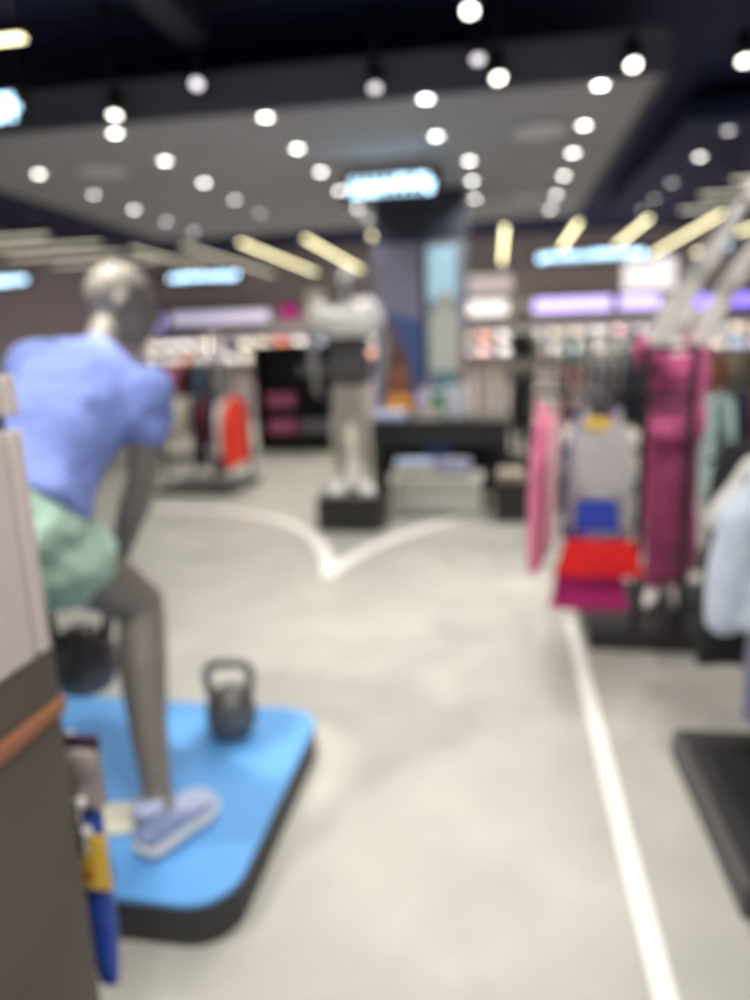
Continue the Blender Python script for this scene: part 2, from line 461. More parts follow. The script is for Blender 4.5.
def dl_meshes():
    bm = bmesh.new(); n = 24
    rs = [ring(bm, V((0, 0, z)), V((1, 0, 0)), V((0, 1, 0)), r, r, n) for r, z in ((.038, -.001), (.068, -.001), (.07, -.008), (.038, -.01))]
    for a, c in zip(rs, rs[1:] + rs[:1]):
        for i in range(n): bm.faces.new((a[i], a[(i + 1) % n], c[(i + 1) % n], c[i]))
    trim = new_mesh('trim_ring', bm)
    bm = bmesh.new(); lathe(bm, [(.038, -.0012), (.038, -.006), (.03, -.009)], n=24)
    return trim, new_mesh('lens', bm)
DL_trim, DL_lens = dl_meshes()
def downlight(x, y, z, bright, label, group, lit=True):
    t = thing('downlight', label, 'ceiling light', (x, y, z), 0, group)
    link('trim_ring', DL_trim, M_white, t)
    link('lens', DL_lens, (m_bulb_soft, m_bulb_dim, m_bulb)[bright], t)
    if lit: spot('downlight_beam', (x, y, z - .03), (x, y, 0), LAMP_W * (.35, .7, 1)[bright], 130, .8)
ROW = [('right row', .61, [(4.77, 2), (5.56, 2), (6.3, 2), (7.09, 2), (7.93, 2), (8.75, 2)]),
       ('second row from the right', -.43, [(4.73, 2), (5.53, 2), (8.59, 2)]), ('short row beside the column', -.22, [(6.3, 2), (7.03, 2), (7.86, 2)]),
       ('middle row', -1.48, [(4.8, 2), (5.56, 2), (6.3, 2), (7.05, 2), (7.95, 2), (8.6, 1)]),
       ('second row from the left', -2.57, [(4.85, 2), (5.6, 2), (6.37, 2), (7.13, 1), (7.9, 0)]),
       ('left row', -3.72, [(5.68, 2), (6.5, 1), (7.26, 2), (8.0, 1), (8.76, 1)])]
for rn, x, ys in ROW:
    for i, (y, br) in enumerate(ys):
        downlight(x, y, 3.0, br, 'round downlight %s from the front, %s of the slab' % (ORD[i], rn), 'downlights in the grey ceiling slab')
for i, (y, br) in enumerate([(7.2, 0), (8.1, 2), (9.28, 0), (10.2, 0), (11.0, 0)]):
    x, z = 2.03, 3.3
    downlight(x, y, z - .0, br, 'small downlight, %s from the front in the dark bulkhead beside the slab' % ORD[i], 'downlights in the dark bulkhead')
bm = bmesh.new(); box(bm, (2.03, 9.1, 3.37), (.9, 4.6, .14)); struct('ceiling_bulkhead', bm, m_ceil)
# track spots under the dark ceiling in front of the slab
bm = bmesh.new(); 
def track_spot(x, y, z, bright, label, target, w, ang=75):
    t = thing('track_spotlight', label, 'spotlight', (x, y, ZC), 0, 'track spotlights in front of the grey slab')
    bm = bmesh.new(); box(bm, (0, 0, -.02), (.05, .12, .04), 0, .004); link('adapter', new_mesh('adapter', bm, False), M_black, t)
    bm = bmesh.new(); cyl(bm, (0, 0, -.04), (0, 0, z - ZC + .05), .008); link('stem', new_mesh('stem', bm), M_black, t)
    d = (V(target) - V((x, y, z))).normalized(); p = V((0, 0, z - ZC))
    bm = bmesh.new(); cyl(bm, p - d * .12, p + d * .03, .045, .05, 20); link('lamp_head', new_mesh('lamp_head', bm), M_black, t)
    bm = bmesh.new(); cyl(bm, p + d * .028, p + d * .036, .034, .032, 20); link('lens', new_mesh('lens', bm), m_track[bright], t)
    if w: spot('spot_beam', V((x, y, z)) + d * .06, target, w, ang, .7)
for px, py, y, br, lab, tg, w in [
    (115, 110, 4.5, 2, 'bright track spotlight at the left end, in front of the grey slab', (-2.6, 4.0, 0), 60),
    (197, 80, 4.5, 1, 'dim track spotlight hanging below the end of the ceiling beam', (-1.6, 3.0, 0.4), 60),
    (375, 83, 4.5, 0, 'faint track spotlight in front of the middle of the grey slab', (-.6, 3.5, 0), 50),
    (478, 54, 4.4, 0, 'faint track spotlight just above the bright one of the close pair', (-.1, 3.4, 0), 50),
    (498, 73, 4.5, 2, 'bright track spotlight, right one of the close pair before the slab', (.3, 3.6, .2), 60),
    (633, 60, 4.5, 2, 'brightest track spotlight at the right corner of the grey slab', (.8, 3.4, .5), 80),
    (745, 55, 4.5, 2, 'track spotlight at the right edge under the dark ceiling', (1.3, 3.9, .5), 60),
    (470, 5, 3.8, 2, 'topmost track spotlight, nearest the viewer in the dark ceiling', (-.2, 2.6, 0), 60)]:
    p = at(px, py, y); track_spot(p.x, y, p.z, br, lab, tg, w)
# track spots added out of view over the entrance to brighten the displays
for x, y, tg, w in [(-2.0, .9, (-1.2, 1.95, 1.55), 190), (.3, .25, (-.74, .7, 1.3), 150), (-.4, .8, (-.5, 1.6, 0), 60), (.7, .9, (.85, 2.2, .9), 120), (.2, 2.4, (.2, 3.0, 0), 50), (-.9, 2.6, (-.95, 2.0, .2), 55), (1.6, 2.5, (1.0, 3.7, 1.6), 110)]:
    t_ = track_spot(x, y, 3.3, 2, 'added unseen spotlight over the entrance, brightening the displays below', tg, w)
track_spot(-.1, -.7, 3.3, 2, 'added unseen spotlight nearest the entrance, brightening the packets on the brown fixture', (-.76, 1.05, .65), 110, 26)  # unseen lamp added behind the camera to lift the packets
track_spot(-1.42, 1.93, 3.4, 2, 'added narrow spotlight out of view over the blue platform, brightening the mannequin head', (-1.14, 2.08, 1.70), 300, 14)  # pin spot added to brighten the head alone
track_spot(1.9, 2.6, 3.3, 2, 'added narrow spotlight out of view at the right, brightening the raised arms', (1.1, 3.6, 1.9), 200, 24)  # helper lamp out of view, added to lighten the arms

bm = bmesh.new(); box(bm, (-.6, 4.6, ZC - .015), (6.2, .04, .03)); struct('ceiling_track', bm, M_black)

# linear lamps of the back ceiling (run along the shop) and dim cross lamps at the sides
m_lin = mat('linear_led', (1, .95, .7), .5, emit=5.0, ecol=(1.0, .9, .52))
m_lin_dim = mat('linear_led_dim', (1, .95, .8), .5, emit=1.5, ecol=(1.0, .93, .72))
LIN_W = 58.0
def linear(x, y, L, along, m, label, grp, z=3.04):
    t = thing('linear_lamp', label, 'ceiling light', (x, y, z), 0 if along == 'y' else PI / 2, grp)
    bm = bmesh.new(); box(bm, (0, 0, .03), (.07, L, .06), 0, .004); link('housing', new_mesh('housing', bm, False), M_black, t)
    bm = bmesh.new(); box(bm, (0, 0, -.006), (.05, L - .04, .014), 0, .003); link('diffuser', new_mesh('diffuser', bm, False), m, t)
    for s in (-1, 1):
        if along == 'y': spot('linear_beam', (x, y + s * L * .27, z - .03), (x, y + s * L * .27, 0), LIN_W, 150, .5, (1.0, .94, .78))
        bm = bmesh.new(); cyl(bm, (0, s * L * .4, .06), (0, s * L * .4, ZC - z), .004, n=8); link('suspension_wire', new_mesh('suspension_wire', bm), M_chrome, t)
for i, x in enumerate([-5.25, -4.45, -3.58, -2.63, -1.69, -.77, .12, 1.07, 1.95, 2.82, 3.6]):
    linear(x, 12.2, 4.4, 'y', m_lin if i > 1 else m_lin_dim, 'long warm linear lamp, %s from the left among those running to the back wall' % ORD[i], 'long linear lamps over the back of the shop')
for i, (x, y, L) in enumerate([(-6.5, 8.6, 1.8), (-6.3, 9.4, 1.9), (-6.5, 10.3, 1.9), (-6.4, 11.3, 1.9)]):
    linear(x, y, L, 'x', m_lin_dim, 'pale cross lamp %s from the front at the left side of the ceiling' % ORD[i], 'cross lamps at the sides')
for i, (x, y, L) in enumerate([(3.3, 8.0, 2.0), (3.3, 8.7, 2.2), (3.3, 9.6, 2.2)]):
    linear(x, y, L, 'x', m_lin_dim, 'pale cross lamp %s from the front at the right side of the ceiling' % ORD[i], 'cross lamps at the sides')
q_ = at(8, 38, 3.6); linear(q_.x - .3, 3.6, .8, 'x', m_lin, 'warm linear lamp at the top left corner, nearest the viewer', 'cross lamps at the sides', q_.z)

# ceiling speakers
def speaker(x, y, label):
    t = thing('ceiling_speaker', label, 'speaker', (x, y, 3.0), 0, 'round speakers in the grey slab')
    bm = bmesh.new(); lathe(bm, [(.2, -.001), (.2, -.012), (.18, -.016), (.05, -.017)]); link('grille', new_mesh('grille', bm), mat('speaker_grille', (.78, .8, .84), .7), t)
    bm = bmesh.new(); n = 28
    rs = [ring(bm, V((0, 0, z)), V((1, 0, 0)), V((0, 1, 0)), r, r, n) for r, z in ((.2, -.001), (.215, -.001), (.215, -.015), (.2, -.015))]
    for a, c in zip(rs, rs[1:] + rs[:1]):
        for i in range(n): bm.faces.new((a[i], a[(i + 1) % n], c[(i + 1) % n], c[i]))
    link('rim', new_mesh('rim', bm), m_panel, t)
speaker(-3.18, 5.74, 'round pale ceiling speaker at the left front of the grey slab')
speaker(.31, 5.62, 'round pale ceiling speaker at the right front of the grey slab')
speaker(.32, 7.98, 'round pale ceiling speaker at the right back of the grey slab')

# illuminated signs (row of glowing marks on a slim black bar)
m_sign = mat('sign_glow', (.7, .88, 1), .5, emit=3.9, ecol=(.52, .79, 1.0))
def sign(x0, x1, y, z, h, label, ztop, nblk=13):
    w = x1 - x0
    t = thing('illuminated_sign', label, 'sign', ((x0 + x1) / 2, y, z), 0, 'glowing hanging signs')
    link('backing_board', new_mesh('backing_board', bx((0, .03, 0), (w + .12, .04, h + .1)), False), M_black, t)
    bm = bmesh.new(); r = random.Random(int(x0 * 100))
    step = w / nblk
    box(bm, (0, .003, 0), (w, .012, h * .22))
    for i in range(nblk):
        c = -w / 2 + step * (i + .5)
        box(bm, (c - step * .22, 0, 0), (step * .3, .018, h), 0, 0)
        if r.random() < .7: box(bm, (c + step * .12, 0, h * .35 * r.choice((-1, 1))), (step * .5, .018, h * .28), 0, 0)
    link('lettering', new_mesh('lettering', bm, False), m_sign, t)
    for s in (-1, 1):
        bm = bmesh.new(); cyl(bm, (s * w * .4, .03, h / 2 + .05), (s * w * .4, .03, ztop - z), .006, n=8); link('hanging_rod', new_mesh('hanging_rod', bm), M_black, t)
sign(-1.17, -.49, 6.0, 2.785, .14, 'blue-white glowing sign hanging in front of the column under the grey slab', 3.0, 9)
sign(.55, 1.93, 10.0, 2.61, .1, 'wide pale blue glowing sign hanging over the right back of the shop', ZC, 16)
sign(-4.68, -3.62, 10.0, 2.59, .085, 'pale blue glowing sign hanging above and right of the grey mannequin head', ZC, 13)
sign(-7.9, -6.95, 10.0, 2.68, .1, 'pale blue glowing sign at the left edge of the picture, beyond the linear lamps', ZC, 12)
sign(-2.98, -2.8, 4.15, 2.97, .14, 'small blue glowing sign at the upper left edge under the dark ceiling', ZC, 3)
sign(2.06, 2.2, 7.5, 2.40, .13, 'small blue glowing sign at the right edge beyond the raised arms', ZC, 3)

# ================================================================== BACK WALL: lit headers, posters, shoe shelves
m_lilac = mat('lilac_led', (.7, .6, 1), .5, emit=1.5, ecol=(.52, .42, 1.0))
m_whiteled = mat('white_led', (1, .95, .98), .5, emit=.85, ecol=(1.0, .93, .96))
def header(x0, x1, z, h, m, label):
    t = thing('lit_header', label, 'light box', ((x0 + x1) / 2, YB - .12, z), 0, 'lit headers over the shoe shelves')  # lit header box, a plain glowing band without lettering
    link('housing', new_mesh('housing', bx((0, .05, 0), (x1 - x0 + .06, .12, h + .08)), False), M_black, t)
    link('glowing_face', new_mesh('glowing_face', bx((0, -.02, 0), (x1 - x0, .03, h)), False), m, t)
header(-7.7, -7.2, 2.21, .28, m_lilac, 'lilac lit header behind the left edge, leftmost over the shoe wall')
header(-7.0, -4.75, 2.26, .24, mat('lilac_soft', (.8, .75, .95), .5, emit=.62, ecol=(.8, .72, 1)), 'pale lilac lit header over the left shoe shelves beside the grey mannequin head')
header(-.9, .25, 2.24, .3, m_whiteled, 'pinkish white lit header right of the column')
header(.75, 2.25, 2.24, .26, m_lilac, 'violet lit header over the right shoe shelves under the wide sign')
header(2.4, 3.15, 2.24, .26, m_lilac, 'short violet lit header behind the raised arms')
header(3.45, 5.2, 2.2, .24, mat('violet_led', (.5, .4, 1), .5, emit=1.6, ecol=(.28, .2, 1.0)), 'deep violet lit header at the right edge over the shoe wall')
def lightbox(x, z, w, h, m, label):
    t = thing('lit_poster', label, 'poster', (x, YB - .06, z), 0, 'back-lit posters on the back wall')
    link('frame', new_mesh('frame', bx((0, .03, 0), (w + .06, .05, h + .06)), False), M_black, t)
    link('face', new_mesh('face', bx((0, 0, 0), (w, .03, h), 0, .002), False), m, t)
lightbox(2.95, 2.76, 1.0, .62, m_whiteled, 'bright white back-lit poster behind the raised arms')
lightbox(-.1, 2.7, .9, .4, mat('pink_face', (.7, .6, .62), .5, emit=.45, ecol=(.9, .75, .78)), 'pale pinkish back-lit poster above the white header right of the column')
lightbox(-4.35, 2.33, .36, .28, mat('magenta_face', (.5, .02, .25), .5, emit=.4, ecol=(.6, .02, .3)), 'small magenta square poster right of the pale lilac header')
lightbox(-3.75, 2.45, .42, .62, mat('cream_face', (.6, .55, .5), .5, emit=.25, ecol=(.8, .75, .68)), 'pale cream poster panel right of the magenta square poster')
lightbox(-2.55, 2.36, 1.35, .36, m_whiteled, 'wide white lit panel behind the grey mannequin on the black plinth')

m_shelf = mat('shelf_dark', (.05, .05, .07), .5)
SH_U = new_mesh('shoe', shoe_bm(.3, 'upper', 1.15)); 
bmx = shoe_bm(.3, 'upper', 1.15)
_b2 = shoe_bm(.3, 'sole', 1.15); _m2 = bpy.data.meshes.new('x'); _b2.to_mesh(_m2); _b2.free(); bmx.from_mesh(_m2)
SHOE = fuse('shoe', bmx, .009, 2)
shoe_cols = dict(white=(.85, .84, .82), cream=(.8, .72, .58), peach=(.85, .42, .28), grey=(.4, .4, .42), pale_pink=(.85, .55, .55), pale_blue=(.5, .62, .85), black=(.03, .03, .035), orange=(.85, .2, .08))
SEGS = [(-7.6, -6.1, 'far left shoe shelves'), (-5.9, -2.3, 'left shoe shelves'), (-.8, .4, 'middle shoe shelves beside the column'), (.6, 3.1, 'right shoe shelves'), (3.3, 5.2, 'far right shoe shelves')]
for x0, x1, nm in SEGS:
    for r, z in enumerate((1.30, 1.60)):
        which = ('lower', 'upper')[r]
        t = thing('shoe_shelf', '%s dark shelf board of the %s' % (which, nm), 'shelf', ((x0 + x1) / 2, YB - .16, z), 0, 'shelf boards of the shoe wall')
        link('board', new_mesh('board', bx((0, 0, 0), (x1 - x0, .3, .025)), False), m_shelf, t)
        link('light_strip', new_mesh('light_strip', bx((0, -.09, .262), (x1 - x0, .03, .01), 0, 0), False), mat('shelf_led', (1, .95, .9), .5, emit=60, ecol=(1, .95, .9)), t)
        link('light_lip', new_mesh('light_lip', bx((0, -.135, .258), (x1 - x0, .014, .05), 0, 0), False), m_shelf, t)
        link('light_bracket', new_mesh('light_bracket', bx((0, .01, .274), (x1 - x0, .28, .012), 0, 0), False), m_shelf, t)
        link('back_panel', new_mesh('back_panel', bx((0, .152, .13), (x1 - x0, .01, .25), 0, 0), False), m_shelf, t)
        n = int((x1 - x0) / .37)
        for i in range(n):
            c = rnd.choices(list(shoe_cols), [8, 5, 2, 1, 2, 1, 1, 1] if 'left' in nm else [8, 4, 1, 1, 3, 2, 1, 0])[0]
            o = link('running_shoe', SHOE, mat('shoe_' + c, shoe_cols[c], .6), None, (x0 + (i + .5) * (x1 - x0) / n - .13, YB - .16, z + .024), (0, 0, -PI / 2 + .15))
            tag(o, '%s running shoe, %s row of the %s' % (c.replace('_', ' '), which, nm), 'shoe', 'shoes on the back wall')

# ================================================================== NEAR LEFT: wall gondola of the foreground
def near_fixture():
    t = thing('display_fixture', 'tall brown display fixture with pale slatted panels at the left edge, nearest the viewer', 'display stand', (-1.2, .3, 0))
    m_br = mat('walnut_laminate', (.115, .09, .072), .45, var=.15, vscale=5); m_or = mat('copper_edge', (.42, .17, .09), .5); m_pan = mat('pale_panel', (.74, .65, .635), .55)
    X0, X1, Y1 = -1.7, -.75, 1.02
    cx = (X0 + X1) / 2 + 1.2
    L = 1.5; cy = Y1 - L / 2 - .3
    link('base_cabinet', new_mesh('base_cabinet', bx((cx, cy, .445), (X1 - X0, L, .89), 0, .006), False), m_br, t)
    link('edge_strip', new_mesh('edge_strip', bx((cx, cy, .905), (X1 - X0 + .012, L + .012, .03), 0, .004), False), m_or, t)
    link('upper_band', new_mesh('upper_band', bx((cx, cy, .965), (X1 - X0, L, .09), 0, .004), False), m_br, t)
    link('core', new_mesh('core', bx((cx, cy, 1.45), (X1 - X0 - .04, L - .03, .88), 0, .004), False), m_br, t)
    # pale panels with dark joints between them, on the aisle face
    yj = X1 / at(30, 600, 1.0).x; zs = at(6, 424, X1 / at(6, 424, 1.0).x).z
    cuts = [Y1, yj, yj - .3, yj - .6, yj - .9]
    for z0, z1 in ((1.015, zs - .012), (zs + .012, zs + .075)):
        for a, b_ in zip(cuts, cuts[1:]):
            link('slat_panel', new_mesh('slat_panel', bx((X1 + 1.2 - .01, (a + b_) / 2 - .3, (z0 + z1) / 2), (.022, a - b_ - .012, z1 - z0), 0, .003), False), m_pan, t)
    link('top_rail', new_mesh('top_rail', bx((cx, cy, 1.83), (X1 - X0, L, .05), 0, .004), False), m_br, t)
    return t
near_fixture()
# pegs and packets on the far end of the fixture (the end that faces into the shop)
def peg(x, z, what, y=1.02, L=.1):
    t = thing('display_hook', 'chrome peg on the end of the brown fixture, ' + what, 'hook', (x, y, z))
    bm = bmesh.new(); cyl(bm, (0, .006, 0), (0, L, 0), .004); link('prong', new_mesh('prong', bm), M_chrome, t)
    bm = bmesh.new(); ball(bm, (0, L, 0), .0115); link('end_ball', new_mesh('end_ball', bm), M_white, t)  # white ball stands in for the bright glint on the metal end
    link('back_plate', new_mesh('back_plate', bx((0, .004, 0), (.04, .006, .05), 0, .002), False), M_chrome, t)
peg(-.79, .795, 'holding the pinkish grey packet', 1.02, .07)
for px, py, wh in ((80, 803, 'empty, between the two packets'), (86, 832, 'holding the packet with the yellow tag')):
    q = at(px, py, 1.055); peg(q.x, q.z, wh, 1.02, .035)
t = thing('hanging_packet', 'pinkish grey packet with a dark header hanging on the upper peg behind the brown fixture', 'packet', (-.782, 1.085, .79))
bm = bmesh.new(); box(bm, (.0, 0, -.075), (.1, .035, .13), 0, .012); link('pouch', fuse('pouch', bm, .005, 3, .004, 20, 2), mat('pinkgrey_pack', (.36, .3, .3), .5), t)
link('header_card', new_mesh('header_card', bx((0, 0, .0), (.1, .012, .03), 0, .002), False), mat('dark_card', (.06, .03, .06), .5), t)
t = thing('hanging_packet', 'blue packet with a yellow tag hanging on the lower peg behind the brown fixture', 'packet', (-.79, 1.09, .625))
bm = bmesh.new(); loft(bm, [(V((0.01, 0, z)), V((1, 0, 0)), V((0, 1, 0)), w, d) for z, w, d in ((-.39, .02, .01), (-.3, .03, .018), (-.15, .036, .022), (0, .036, .016), (.02, .026, .008))], 20, 3)
link('pouch', fuse('pouch2', bm, .005, 3, .004, 18, 5), mat('blue_pack', (.03, .09, .5), .4), t)
bm = bmesh.new(); box(bm, (.022, -.03, -.075), (.085, .006, .12), 0, .002)
y_ = link('price_tag', new_mesh('price_tag', bm, False), mat('yellow_tag', (.95, .62, .09), .5), t); y_['label'] = 'yellow tag with two orange marks'
bm = bmesh.new(); box(bm, (.004, -.0345, -.05), (.024, .002, .018)); box(bm, (.02, -.0345, -.1), (.03, .002, .02)); link('printed_mark', new_mesh('printed_mark', bm, False), mat('orange_mark', (.6, .2, .03), .5), y_)

# ================================================================== BLUE PLATFORM, MANNEQUIN, KETTLEBELLS
GZ = .13
t = thing('display_platform', 'low platform with a bright blue top and dark sides and rounded corners', 'platform', (-1.3, 1.95, 0))
pl = [(x + 1.3, y - 1.95) for x, y in round_rect(-1.98, -.66, 1.418, 2.42, .13)]
bm = bmesh.new(); prism(bm, pl, 0, GZ - .014); link('plinth_body', new_mesh('plinth_body', bm, False), mat('platform_side', (.035, .034, .036), .6), t)
bm = bmesh.new(); prism(bm, pl, GZ - .014, GZ, .005); link('mat_top', new_mesh('mat_top', bm, False), mat('blue_mat', (.1, .315, .68), .55, var=.05, vscale=3, bump=.05, bscale=150), t)

def kettlebell(base, s, rz, label):
    t = thing('kettlebell', label, 'kettlebell', base, rz)
    k = s
    m = mat('cast_iron', (.13, .125, .122), .42, .35, var=.2, vscale=25)
    bm = bmesh.new(); lathe(bm, [(.055 * k, 0), (.075 * k, .012 * k), (.092 * k, .05 * k), (.097 * k, .09 * k), (.09 * k, .13 * k), (.072 * k, .165 * k), (.045 * k, .188 * k), (.02 * k, .195 * k)])
    link('bell', new_mesh('bell', bm), m, t)
    bm = bmesh.new()
    tube(bm, [(-.062 * k, 0, .14 * k), (-.074 * k, 0, .18 * k), (-.082 * k, 0, .235 * k), (-.075 * k, 0, .268 * k), (-.055 * k, 0, .283 * k), (0, 0, .287 * k), (.055 * k, 0, .283 * k), (.075 * k, 0, .268 * k), (.082 * k, 0, .235 * k), (.074 * k, 0, .18 * k), (.062 * k, 0, .14 * k)], .0165 * k, 14)
    link('handle', new_mesh('handle', bm), m, t)
    bm = bmesh.new(); n = 28
    lathe(bm, [(.052 * k, -.0), (.056 * k, .004 * k), (.05 * k, .006 * k)]); link('foot_pad', new_mesh('foot_pad', bm), mat('rubber', (.015, .015, .016), .8), t)
    return t
kettlebell((-.945, 2.215, GZ), .97, .2, 'dark iron kettlebell standing on the blue platform, right of the mannequin')
KB = at(85, 668, 1.92)
kettlebell((KB.x, KB.y, .44), 1.12, .35, 'large dark kettlebell held between the legs of the bending mannequin')

h = V((.42, .9, 0)).normalized(); hr = V((h.y, -h.x, 0))
hipR = V((-1.12, 1.52, 1.05)); hipL = hipR - hr * .22 + V((0, 0, .02))
kbt = V((KB.x, KB.y, .44 + .30 * 1.05))
A = Fig(fem=False, k=1.06, ground=GZ, fwd=h, hipR=hipR, hipL=hipL, knR=at(141, 603, 1.85), anR=V((-.935, 1.625, .24)), toR=V((-.865, 1.80, .15)),
        knL=V((-1.60, 1.93, .74)), anL=V((-1.58, 1.72, .24)), toL=V((-1.6, 1.92, .15)),
        shR=at(146, 395, 1.85), shL=at(36, 366, 1.97), elR=at(143, 478, 1.86), wrR=at(116, 566, 1.92), elL=V((-1.5, 2.12, 1.2)), wrL=V((-1.36, 2.02, .92)),
        headc=at(121, 303, 2.1), hd=V((.8, .62, -.22)), hup=V((.05, .12, 1)), curl=.75, armk=1.06, legk=1.2, traps=True)
A.prep()
t = thing('mannequin', 'dark grey bending mannequin in a lilac-blue t-shirt and mint shorts on the blue platform', 'mannequin', (-1.2, 1.7, GZ))
def own(o, parent):
    o.parent = parent; o.matrix_parent_inverse = Matrix.Translation(-V(parent.location)); return o
M_head = M_manne
hd = {1: (kbt + V((.02, 0, -.02)) - A.wrR), -1: (kbt + V((-.02, 0, -.02)) - A.wrL)}
own(link('body', A.body(.0075, None, False, hd), mat('mannequin_taupe', (.24, .215, .195), .5, .08, coat=.12)), t)
bm = bmesh.new(); A.torso(bm, .15, 1.04, .026); A.arm(bm, 1, 0, .72, .016); A.arm(bm, -1, 0, .72, .016)
own(link('t_shirt', fuse('t_shirt', bm, .009, 6, .018, 9.0, 3), cloth('periwinkle', (.25, .335, .79))), t)
bm = bmesh.new(); A.torso(bm, -.2, .2, .018); A.leg(bm, 1, 0, .3, .018, .03); A.leg(bm, -1, 0, .3, .018, .03)
own(link('shorts', fuse('shorts', bm, .01, 4, .026, 10.0, 8), pc('mint')), t)
m_su, m_so = mat('shoe_lavender', (.42, .47, .68), .6, var=.25, vscale=40), mat('shoe_sole_white', (.75, .75, .76), .5)
for sd in (1, -1):
    an, to = (A.anR, A.toR) if sd > 0 else (A.anL, A.toL)
    d = V((to.x - an.x, to.y - an.y, 0)).normalized(); heel = V((an.x, an.y, GZ + .003)) - d * .075
    M = Matrix.Translation(heel) @ Matrix.Rotation(math.atan2(-d.x, d.y), 4, 'Z')
    for pt, m in (('upper', m_su), ('sole', m_so)):
        bm = shoe_bm(.275, pt, 1.28); bmesh.ops.transform(bm, matrix=M, verts=bm.verts)
        me = fuse('shoe_' + pt, bm, .006, 3) if pt == 'upper' else new_mesh('sole', bm)
        o = own(link('shoe' if pt == 'upper' else 'sole', me, m), t)
        if pt == 'upper': sh_o = o
        else:
            o.parent = sh_o; o.matrix_parent_inverse = Matrix.Identity(4)
bm = bmesh.new(); box(bm, (-1.14, 1.70, GZ + .004), (.26, .15, .008), .3, .002)
own(link('base_plate', new_mesh('base_plate', bm, False), mat('cream_plate', (.66, .63, .52), .35)), t)

# ================================================================== CENTRE: silver mannequin on a black plinth
PX, PY, PZ = -1.2, 5.82, .285
t = thing('plinth', 'black square plinth under the silver mannequin in the aisle', 'plinth', (PX, PY, 0))
link('block', new_mesh('block', bx((0, 0, PZ / 2 - .006), (.545, .5, PZ - .012), 0, .006), False), M_blackboard, t)
link('top_board', new_mesh('top_board', bx((0, 0, PZ - .006), (.56, .515, .012), 0, .003), False), M_black, t)
def stand_fig(x, y, z0, H, fem, rz, arms, **kw):
    """Upright mannequin: joints scaled to body height H, turned rz about z (0 faces the viewer)."""
    R = Matrix.Rotation(rz, 3, 'Z'); k = H / 1.8
    def W(a, b_, c): return V((x, y, z0)) + R @ V((a * k, b_ * k, c * k))
    hw, sw = (.1, .19) if not fem else (.1, .165)
    P = dict(hipR=W(-hw, 0, .95), hipL=W(hw, 0, .95), knR=W(-.1, -.02, .52), knL=W(.1, -.03, .52), anR=W(-.1, .02, .1), anL=W(.11, .01, .1), toR=W(-.13, -.17, .03), toL=W(.14, -.18, .03),
             shR=W(-sw, 0, 1.45), shL=W(sw, 0, 1.45), headc=W(0, -.02, 1.685), hd=R @ V((0, -1, 0)), hup=V((0, 0, 1)), fwd=R @ V((0, -1, 0)), fem=fem, k=k, ground=z0, curl=.35)
    for n, (a, b_, c) in arms.items(): P[n] = W(a, b_, c)
    P.update(kw)
    return Fig(**P).prep()
B = stand_fig(PX - .0, PY, PZ, 1.88, False, .1, dict(elR=(-.29, .03, 1.2), wrR=(-.27, -.04, .94), elL=(.29, .03, 1.2), wrL=(.27, -.04, .94)))
t = thing('mannequin', 'silver-grey standing mannequin with a white cropped top on the black plinth', 'mannequin', (PX, PY, PZ))
own(link('body', B.body(.011), M_silver), t)
bm = bmesh.new(); B.torso(bm, .62, 1.04, .03); B.arm(bm, 1, 0, .6, .02); B.arm(bm, -1, 0, .6, .02)
own(link('cropped_top', fuse('cropped_top', bm, .012, 4, .012, 8, 4), pc('white')), t)
bm = bmesh.new(); B.torso(bm, -.12, .7, .02); own(link('vest', fuse('vest', bm, .012, 4, .008, 8, 5), pc('charcoal')), t)
bm = bmesh.new(); B.torso(bm, -.2, .05, .012); B.leg(bm, 1, 0, 1.85, .012); B.leg(bm, -1, 0, 1.85, .012)
own(link('leggings', fuse('leggings', bm, .012, 4, .005, 8, 6), cloth('stone', (.42, .39, .34))), t)
for sd in (1, -1):
    an, to = (B.anR, B.toR) if sd > 0 else (B.anL, B.toL)
    d = V((to.x - an.x, to.y - an.y, 0)).normalized(); heel = V((an.x, an.y, PZ + .003)) - d * .075
    M = Matrix.Translation(heel) @ Matrix.Rotation(math.atan2(-d.x, d.y), 4, 'Z')
    bm = shoe_bm(.3, 'upper', 1.1); bmesh.ops.transform(bm, matrix=M, verts=bm.verts)
    so = own(link('shoe', fuse('shoe_up', bm, .008, 2), mat('shoe_white', shoe_cols['white'], .6)), t)
    bm = shoe_bm(.3, 'sole', 1.1); bmesh.ops.transform(bm, matrix=M, verts=bm.verts)
    o = own(link('sole', new_mesh('sole', bm), m_so), t); o.parent = so; o.matrix_parent_inverse = Matrix.Identity(4)

# ================================================================== CENTRE: tables and what lies on them
t = thing('display_table', 'black display table in front of the column', 'table', (-.5, 6.78, 0))
link('table_top', new_mesh('table_top', bx((0, 0, .81), (1.32, .7, .04)), False), M_blackboard, t)
link('apron', new_mesh('apron', bx((.0, -.3, .70), (1.24, .03, .19)), False), M_blackboard, t)
link('back_panel', new_mesh('back_panel', bx((0, .31, .41), (1.24, .03, .76)), False), M_blackboard, t)
for sx in (-1, 1):
    for sy in (-1, 1):
        link('leg', new_mesh('leg', bx((sx * .6, sy * .29, .395), (.08, .08, .79)), False), M_blackboard, t)
t = thing('nesting_table', 'low white nesting table pulled out under the black table', 'table', (-.52, 6.32, 0))
m_wt = mat('white_laminate', (.72, .7, .64), .4)
link('table_top', new_mesh('table_top', bx((0, 0, .345), (.84, .44, .03)), False), m_wt, t)
link('side_panel', new_mesh('side_panel', bx((-.37, 0, .165), (.05, .4, .33)), False), m_wt, t)
link('side_panel', new_mesh('side_panel', bx((.37, 0, .165), (.05, .4, .33)), False), m_wt, t)
link('front_panel', new_mesh('front_panel', bx((.02, -.12, .18), (.69, .02, .29)), False), mat('pale_panel_green', (.62, .64, .58), .5), t)
